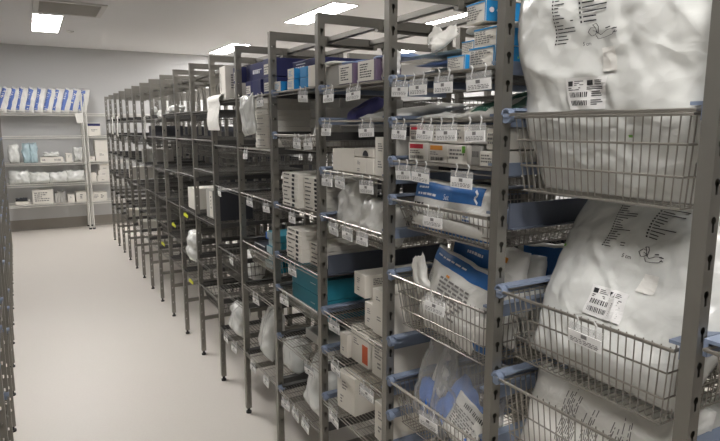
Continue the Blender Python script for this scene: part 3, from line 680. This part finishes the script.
carton('cream_carton', 'cream carton standing alone on the left of the third-nearest bay\'s lowest shelf', 'carton', -2, .085, .2, .03, .497, .64, .2, 'cream_box', 6, [MK, ('printed_mark', 'f', 'grey_ink', (.2, .4, .15, .4), 'lines', 3), MR], 'cream cartons')
carton('cream_carton', 'cream carton at the right end of the lowest shelf of the third-nearest bay', 'carton', -2, .35, .43, .03, .497, .63, .2, 'cream_box', 0, [MK, MK2], 'cream cartons')

# ---- fourth-nearest bay
carton('navy_carton', 'large dark navy carton with white lettering on the top shelf right of the upright', 'carton', -1, .004, .276, .10, 1.688, 1.812, .3, 'navy_box', 0, [('lettering', 'f', 'white_ink', (.12, .62, .66, .84), 'lines', 1), ('thin_line', 'f', 'white_ink', (.15, .5, .87, .90), 'rect')], 'navy cartons')
def cyan(label, r0, r1, z0, z1, d=.015, white=True):
    return carton('cyan_carton', label, 'carton', -1, r0, r1, d, z0, z1, .08, 'cyan_box', 0, ([('white_front', 'f', 'white_box', (.0, 1, 0, 1)), PR(4, 'lightblue_ink', (.15, .85, .2, .8))] if white else []), 'bright cyan cartons')
cyan('white-ended cyan carton at the left, alone in front of the navy one', .005, .075, 1.688, 1.727)
cyan('lower bright cyan carton with a white end in the stack of two', .15, .215, 1.688, 1.726)
cyan('upper bright cyan carton with a white end in the stack of two', .155, .218, 1.728, 1.768)
cyan('lower all-cyan carton right of the white-ended stack', .262, .328, 1.688, 1.725, .02, False)
cyan('upper all-cyan carton right of the white-ended stack', .262, .328, 1.727, 1.766, .02, False)
carton('cream_carton', 'plain beige carton at the right end beside the cyan cartons', 'carton', -1, .338, .43, .02, 1.688, 1.765, .2, 'cream_box', 0, [], 'cream cartons')
for k in range(5):
    carton('flat_carton', f'{ORD[k + 1]} flat grey carton up in the layered pile behind the second basket', 'carton', -1, .02, .31, .17 + .004 * (k % 2), 1.458 + k * .039, 1.496 + k * .039, .3, 'grey_box', 0, [], 'layered grey cartons')
bag('document_sleeve', 'slim white sleeve with a violet stripe leaning upright in the second basket', 'sleeve', -1, .335, .04, 1.47, .05, .14, .006, 'paper', 8, 0, 18, 91, .001, 8, 16, decals=[('violet_stripe', 'purple_film', (.3, .9, .55, .98))])
def slim(L, r0, r1, z0, k, label, d=.02, w=None, h=.0175, group='stacked slim white cartons'):
    return carton('slim_carton', label, 'carton', L, r0, r1, d + rng.uniform(0, .004), z0 + k * h, z0 + (k + 1) * h - .0008, .25, 'white_box', rng.uniform(-1.2, 1.2),
                  [('printed_name', 'f', 'ink', (.10, .56, .22, .85), 'lines', 1), ('printed_spot', 'f', 'ink', (.62, .78, .2, .85))], group, bev=.001)
for k in range(8): slim(-1, .055, .222, 1.209, k, f'slim white carton, {ORD[k + 1]} up in the upper left pile of the fourth-nearest bay')
for k in range(8): slim(-1, .23, .40, 1.209, k, f'slim white carton, {ORD[k + 1]} up in the upper right pile of the fourth-nearest bay', .04, h=.0165)
carton('plain_carton', 'plain white carton standing left of the upper slim carton piles', 'carton', -1, .0, .05, .09, 1.209, 1.345, .2, 'white_box', 0, [])
for k in range(7): slim(-1, .09, .255, .986, k, f'slim white carton, {ORD[k + 1]} up in the lower left pile of the fourth-nearest bay', .02, h=.0185)
for k in range(5): slim(-1, .262, .42, .986, k, f'slim white carton, {ORD[k + 1]} up in the lower right pile of the fourth-nearest bay', .05, h=.0185)
for k in range(2):
    carton('teal_carton', f'{["lower", "upper"][k]} wide teal carton in the basket under the slim white cartons', 'carton', -1, .05, .41, .06, .775 + k * .085, .857 + k * .085, .2, 'teal_box', 0, [('thin_line', 'f', 'white_ink', (.55, .75, .45, .52), 'lines', 1)], 'teal cartons')
bag('plastic_bag', 'grey film bag lying at the back of the lowest shelf under the teal cartons', 'bag', -1, .25, .26, .37, .38, .19, .1, 'grey_box', 20, 0, 0, 95, .008, 24, 20)
bag('plastic_bag', 'white film bag slumped by the left upright of the fourth-nearest bay\'s lowest shelf', 'bag', -1, .15, .12, .352, .28, .20, .1, 'bag', 24, -10, 20, 96, .012, 26, 26)
bag('plastic_bag', 'tall white film bag on the right of the fourth-nearest bay\'s lowest shelf', 'bag', -1, .31, .05, .352, .22, .245, .08, 'bag', 12, 8, 12, 97, .012, 26, 26)
carton('flat_carton', 'flat grey packet lying on the sixth level under the teal cartons', 'carton', -1, .1, .38, .1, .607, .65, .3, 'grey_box')

# ---- fifth-nearest bay
NV = [('lettering', 'f', 'white_ink', (.35, .95, .25, .6), 'lines', 1), ('thin_line', 'f', 'white_ink', (.35, .8, .56, .6), 'rect')]
NL = [('white_label', 'f', 'white_box', (.1, .8, .15, .7)), ('fine_print', 'f', 'grey_ink', (.15, .75, .2, .6), 'lines', 3)]
carton('navy_carton', 'wide navy carton with white lettering, upper one left of the upright', 'carton', 0, .01, .285, .05, 1.758, 1.838, .3, 'navy_box', 0, NV, 'navy cartons')
carton('navy_carton', 'navy carton with a white label, lower left under the wide one', 'carton', 0, .05, .14, .03, 1.686, 1.755, .3, 'navy_box', 0, NL, 'navy cartons')
carton('navy_carton', 'plain navy carton, lower middle under the wide one', 'carton', 0, .145, .26, .03, 1.686, 1.755, .3, 'navy_box', 0, [], 'navy cartons')
carton('navy_carton', 'navy carton with a white label, lower right beside the upright', 'carton', 0, .30, .42, .03, 1.686, 1.755, .3, 'navy_box', 0, NL, 'navy cartons')
carton('navy_carton', 'navy carton with a white label, upper right beside the upright', 'carton', 0, .30, .42, .03, 1.758, 1.838, .3, 'navy_box', 0, NL, 'navy cartons')
bag('plastic_bag', 'white film bag hanging over the fifth-nearest bay\'s top shelf', 'bag', 0, .235, -.02, 1.50, .15, .185, .04, 'bag', 0, 0, -6, 101, .009, 22, 22)
for k in range(9):
    carton('slim_carton', f'slim white carton, {ORD[k + 1]} up in the tall pile beside the hanging white bag', 'carton', 0, .175, .35, .03, 1.442 + k * .025, 1.466 + k * .025, .25, 'white_box', rng.uniform(-1, 1), [('printed_name', 'f', 'grey_ink', (.15, .8, .3, .6), 'lines', 1)], 'stacked slim white cartons', bev=.001)
for k in range(5):
    carton('teal_carton', f'teal carton, {ORD[k + 1]} up in the pile standing behind the upright', 'carton', 0, .2, .38, .06 + .012 * (k % 2), .86 + k * .036, .894 + k * .036, .2, 'teal_box', rng.uniform(-4, 4), [('white_end', 'f', 'aqua_film', (.0, .45, .0, 1.))], 'teal cartons')
carton('storage_tray', 'black open tray with a white rim left of the teal pile', 'tray', 0, .03, .185, .06, .88, .955, .25, 'dark_box', 0, [('white_rim', 'f', 'white_ink', (0, .06, 0, 1)), ('white_rim', 'f', 'white_ink', (0, 1, .92, 1))])
carton('storage_tray', 'deep blue tray lying above the black one behind the upright', 'tray', 0, .03, .24, .12, .965, 1.0, .25, 'blue_cloth', 0, [])
bag('plastic_bag', 'white film bag standing on the fifth-nearest bay\'s lowest shelf', 'bag', 0, .14, .08, .362, .22, .255, .1, 'bag', 10, -12, -6, 103, .013, 26, 26)
bag('plastic_bag', 'white film bag behind the standing one, half hidden by the upright', 'bag', 0, .33, .12, .362, .2, .16, .1, 'bag', 20, 0, 0, 104, .012, 22, 22)
# ---- sixth bay and on: sparse stock
carton('white_carton', 'tall white carton with fine print, left of the navy cartons', 'carton', 1, .10, .235, .02, 1.686, 1.86, .2, 'white_box', -4, [('fine_print', 'f', 'grey_ink', (.15, .3, .2, .8), 'bars'), ('printed_panel', 'r', 'grey_ink', (.15, .6, .3, .75), 'lines', 6)])
carton('navy_carton', 'navy carton with a white label behind the upright right of the tall white carton', 'carton', 1, .33, .43, .03, 1.76, 1.838, .3, 'navy_box', 0, NL, 'navy cartons')
carton('white_carton', 'white carton under the navy one behind the upright', 'carton', 1, .34, .43, .03, 1.686, 1.757, .25, 'white_box', 0, [])
def roll(name, label, L, r, d, z, w, h, rad, m='paper'):
    mb = MB(); pts = [(rad * math.cos(a), rad * math.sin(a)) for a in [PI * 1.1 - k * PI * 1.1 / 12 for k in range(13)]]
    prof = [(-rad, -h)] + [(-rad - .006 * math.sin(k), -h + h * k / 5) for k in range(1, 5)] + [(p[0], p[1]) for p in pts]
    for off, rev in ((0, 0), (.002, 1)):
        mb.add([(x, y + off, zz) for y, zz in prof for x in (-w / 2, w / 2)], [(2 * i, 2 * i + 1, 2 * i + 3, 2 * i + 2) for i in range(len(prof) - 1)])
    o = mb.build(name, M[m], None, True); tag(o, label, 'paper', 'white sheets hanging over shelf fronts'); return at(o, L, r, d, z)
roll('paper_roll', 'white paper roll end hanging over the top shelf under the tall white carton', 1, .07, .02, 1.685, .23, .165, .03)
for L, r, h, lb in ((6, .15, .19, 'white strip hanging from the top shelf mid way to the far end'), (10, .2, .22, 'narrow white strip hanging near the far end of the rack'), (11, .2, .2, 'last white strip hanging at the far end of the rack')):
    roll('paper_strip', lb, L, r, .012, 1.62 if L < 9 else 1.65, .09, h, .014)
bag('plastic_pouch', 'white pouches tossed on the top shelf beyond the tall white carton', 'pouch', 4, .22, .06, 1.645, .26, .05, .1, 'bag', 0, 0, 0, 111, .01, 18, 12)
bag('plastic_pouch', 'white pouch with a dark edge on a far top shelf', 'pouch', 6, .3, .05, 1.607, .2, .09, .06, 'bag', 10, 0, 20, 112, .012, 18, 14, decals=[('dark_edge', 'ink', (.2, .5, .2, .8))])
bag('plastic_pouch', 'crumpled white pouch on the top shelf beside the hanging strip', 'pouch', 5, .2, .05, 1.607, .22, .07, .06, 'bag', 10, 0, 0, 113, .012, 18, 14)
carton('white_carton', 'white carton standing on the fourth shelf of the eighth-nearest bay', 'carton', 3, .14, .32, .03, .981, 1.125, .22, 'white_box', 0, [])
carton('grey_carton', 'two-tone grey and white carton deep in the seventh-nearest bay', 'carton', 2, .08, .24, .05, .97, 1.15, .22, 'grey_box', 0, [('white_half', 'f', 'white_box', (.5, .95, .05, .95)), ('printed_mark', 'f', 'ink', (.65, .8, .3, .8), 'lines', 4)])
carton('storage_tray', 'dark tray beside the two-tone carton in the seventh-nearest bay', 'tray', 2, .25, .34, .05, .97, 1.15, .22, 'dark_box')
bag('plastic_bag', 'crumpled white bag spilling over the fifth shelf of the eighth-nearest bay', 'bag', 3, .33, .0, .64, .16, .2, .09, 'bag', 6, 0, 0, 115, .014, 20, 20)
bag('plastic_bag', 'white film bag at the front of the lowest shelf of the sixth-nearest bay', 'bag', 1, .17, .05, .358, .2, .17, .09, 'bag', 12, 0, 0, 116, .013, 20, 20)
bag('plastic_bag', 'white bag in the deep basket of the sixth-nearest bay', 'bag', 1, .3, .1, .71, .22, .15, .1, 'bag2', 12, 0, 0, 117, .012, 20, 20)
for L, r, z, lb in ((3, .2, .92, 'acid yellow tag hanging under the fourth shelf of the eighth-nearest bay'), (3, .26, .46, 'acid yellow tag on the lowest level of the eighth-nearest bay'), (4, .25, .79, 'acid yellow tag hanging in the ninth-nearest bay'), (5, .25, .56, 'acid yellow tag hanging in the tenth-nearest bay')):
    mb = MB(); mb.rbox(-.035, .035, 0, .004, 0, .022, .0015); mb.path([(-.01, .002, .022), (0, .002, .035), (.01, .002, .022)], .0015, 4); o = mb.build('yellow_tag', M['yellow']); tag(o, lb, 'tag', 'acid yellow tags'); at(o, L, r, -.008, z, 10, 0, 10)
for i, (L, r0, r1, z0, z1, m) in enumerate([(7, .1, .36, 1.2, 1.33, 'grey_box'), (9, .1, .3, .97, 1.1, 'white_box'), (8, .1, .32, .488, .56, 'white_box'), (10, .12, .35, .488, .57, 'white_box'), (6, .1, .34, 1.462, 1.55, 'dark_box')]):
    carton('far_carton', f'{["grey", "white", "flat white", "second flat white", "dark"][i]} carton on a shelf of the {BAY[L]}', 'carton', L, r0, r1, .04, z0, z1, .25, m)
# ------------------------------------------------------------------ chrome wire shelving against the far wall
WZ = (1.733, 1.405, 1.02, .715, .42)
def wire_unit(label, x0, x1, y0=9.58, y1=9.94):
    o = empty('wire_shelving_unit', label, 'shelving', 'chrome wire shelving'); o.location = ((x0 + x1) / 2, (y0 + y1) / 2, 0); a, b = (x1 - x0) / 2, (y1 - y0) / 2
    for sx in (-1, 1):
        for sy in (-1, 1):
            mb = MB(); mb.cyl((sx * (a - .015), sy * (b - .015)), .0125, .02, 2.02, 12); p = mb.build('post', M['chrome'], o, False)
            mb = MB(); mb.cyl((sx * (a - .015), sy * (b - .015)), .02, 0, .022, 12); mb.build('foot', M['black'], p)
    for z in WZ:
        mb = MB()
        for zz in (0, -.028): mb.path([(-a, -b, z + zz), (a, -b, z + zz), (a, b, z + zz), (-a, b, z + zz)], .0055, 5, True)
        n = int(2 * a / .025)
        for i in range(n + 1):
            x = -a + 2 * a * i / n; mb.path([(x, -b, z + .003), (x, b, z + .003)], .0018, 4, caps=False)
        zz = [(-a + 2 * a * i / (2 * n), -b, z - (.028 if i % 2 else 0)) for i in range(2 * n + 1)]; mb.path(zz, .0017, 4, caps=False)
        mb.build('shelf', M['chrome'], o)
    return o
wire_unit('chrome wire shelving unit against the far wall with striped packs on top', -.60, .73)
wire_unit('second chrome wire shelving unit against the far wall, mostly behind the long rack', .75, 1.95)
def wl(x, y, z, rot=0., lean=0., roll=0.): return Matrix.Translation((x, y, z)) @ Matrix.Rotation(math.radians(rot), 4, 'Z') @ Matrix.Rotation(math.radians(-lean), 4, 'X') @ Matrix.Rotation(math.radians(roll), 4, 'Y')
for k in range(11):
    x = -.42 + k * .113
    bag('sterile_pack', f'white pack with a blue band, {ORD[k + 1] if k < 10 else "last"} in the row on the far shelving', 'pack', 0, 0, 0, 0, .125, .36, .09, 'bag2', 0, 0, 0, 121 + k, .009, 14, 24, group='leaning packs on top of the far shelving',
        decals=[('blue_band', 'peri_ink', (.02, .40 if k % 2 else .48, .02, .98), 'rect', 14), ('white_line', 'white_ink', (.12, .3, .5, .8), 'lines', 4)], loc=wl(x, 9.64, 1.742, 0, 4, 13 + rng.uniform(-3, 4)))
roll_me = MB(); roll_me.box(-.045, .045, 0, .002, -.14, 0); o = roll_me.build('paper_sheet', M['paper']); o.matrix_basis = wl(.66, 9.5725, 1.736, 0, 0, -10); tag(o, 'white sheet hanging at the end of the far top shelf', 'paper')
def wbag(label, x, z, w, h, t, m, seed, name='clear_bag', cat='bag', y=9.66, roll=0., **k):
    return bag(name, label, cat, 0, 0, 0, 0, w, h, t, m, seed=seed, wr=.014, nu=18, nv=16, group='bags on the far shelving', loc=wl(x, y, z, rng.uniform(-6, 6), 6, roll), **k)
def wbox(label, x0, x1, z0, z1, m='white_box', dc=(), y=9.62, dep=.25): return carton('white_carton', label, 'carton', 0, 0, x1 - x0, 0, z0, z1, dep, m, 0, dc, 'cartons on the far shelving', loc=wl((x0 + x1) / 2, y, z0))
wbag('crumpled white bag at the left end of the third far shelf', -.2, 1.026, .14, .27, .1, 'bag', 141)
wbag('left pale aqua bag standing on the third far shelf', -.05, 1.026, .1, .29, .08, 'aqua_film', 142)
wbag('right pale aqua bag standing on the third far shelf', .045, 1.026, .1, .29, .08, 'aqua_film', 143)
wbox('long low white carton on the third far shelf', .12, .42, 1.026, 1.10, 'white_box', [('printed_mark', 'f', 'grey_ink', (.08, .22, .3, .7), 'bars'), ('printed_mark', 'f', 'grey_ink', (.6, .9, .3, .7), 'bars')])
wbag('crumpled clear bag lying on the long white carton', .27, 1.105, .2, .07, .1, 'bag', 144)
wbox('small white carton right of the long one on the third far shelf', .46, .54, 1.026, 1.15, 'white_box', [MK])
wbag('white bag at the right end of the third far shelf', .62, 1.026, .12, .22, .09, 'bag', 145)
for i, (x, w, h) in enumerate(((-.16, .27, .20), (.1, .27, .17), (.34, .27, .165), (.57, .27, .18))):
    wbag(f'{ORD[i + 1]} crumpled white bag along the fourth far shelf', x, .722, w, h, .14, 'bag', 150 + i)
wbox('flat white packet at the left of the lowest far shelf', -.24, -.06, .427, .475, 'white_box')
wbag('black and white packet lying at the left of the lowest far shelf', -.16, .478, .15, .05, .1, 'dark_box', 160)
wbox('square white carton on the lowest far shelf', -.02, .25, .427, .63, 'white_box', [PR(5)])
for i in range(4): wbox(f'{ORD[i + 1]} thin grey carton standing between the white ones on the lowest far shelf', .27 + i * .035, .3 + i * .035, .427, .57 + .02 * (i % 2), 'grey_box')
wbox('small white carton on the lowest far shelf', .44, .53, .427, .54, 'white_box', [MK])
wbox('white carton with a dark print at the right of the lowest far shelf', .55, .69, .427, .57, 'white_box', [('printed_mark', 'f', 'ink', (.4, .7, .3, .8), 'lines', 3)])
wbox('white carton with a navy stripe on the second unit by the far wall', .77, .95, 1.412, 1.6, 'white_box', [('navy_stripe', 'f', 'navy_box', (0, 1, .75, .95)), PR(2, 'grey_ink', (.3, .8, .3, .5))])
wbox('white carton on the third shelf of the second far unit', .86, 1.04, 1.06 + .12, 1.34, 'white_box', [])
wbox('white carton under another on the third shelf of the second far unit', .86, 1.04, 1.027, 1.175, 'white_box', [MK])
wbox('small printed carton at the left of the second far unit', .77, .85, 1.027, 1.1, 'cream_box', [MK])
for i in range(3): wbox(f'{ORD[i + 1]} white carton up in the pile on the second far unit', .86 + .02 * i, 1.06, .722 + i * .085, .804 + i * .085, 'white_box', [MK2])
wbox('white carton left of the pile on the fourth shelf of the second far unit', .77, .85, .722, .85, 'white_box')
wbox('white carton with a dark corner on the lowest shelf of the second far unit', .78, .98, .427, .55, 'white_box', [('printed_mark', 'f', 'ink', (.55, .8, .3, .8), 'lines', 3), PR(3, 'grey_ink', (.1, .5, .3, .8))])

# ------------------------------------------------------------------ world, camera, exposure
w = bpy.data.worlds.new('dim_room_air'); scene.world = w; w.use_nodes = True
w.node_tree.nodes['Background'].inputs['Color'].default_value = (.9, .88, .84, 1); w.node_tree.nodes['Background'].inputs['Strength'].default_value = .0
cam = bpy.data.cameras.new('camera'); co = bpy.data.objects.new('camera', cam); col.objects.link(co)
cam.sensor_width = 36; cam.lens = 579.86 / 720 * 36; cam.clip_start = .02
co.location = (0, 0, H0); co.rotation_euler = (math.radians(90 - 9.16), 0, math.radians(-29.503))
scene.camera = co
vs_ = scene.view_settings; vs_.view_transform = 'Standard'; vs_.look = 'None'; vs_.exposure = 1.0; vs_.gamma = 1; vs_.use_curve_mapping = False
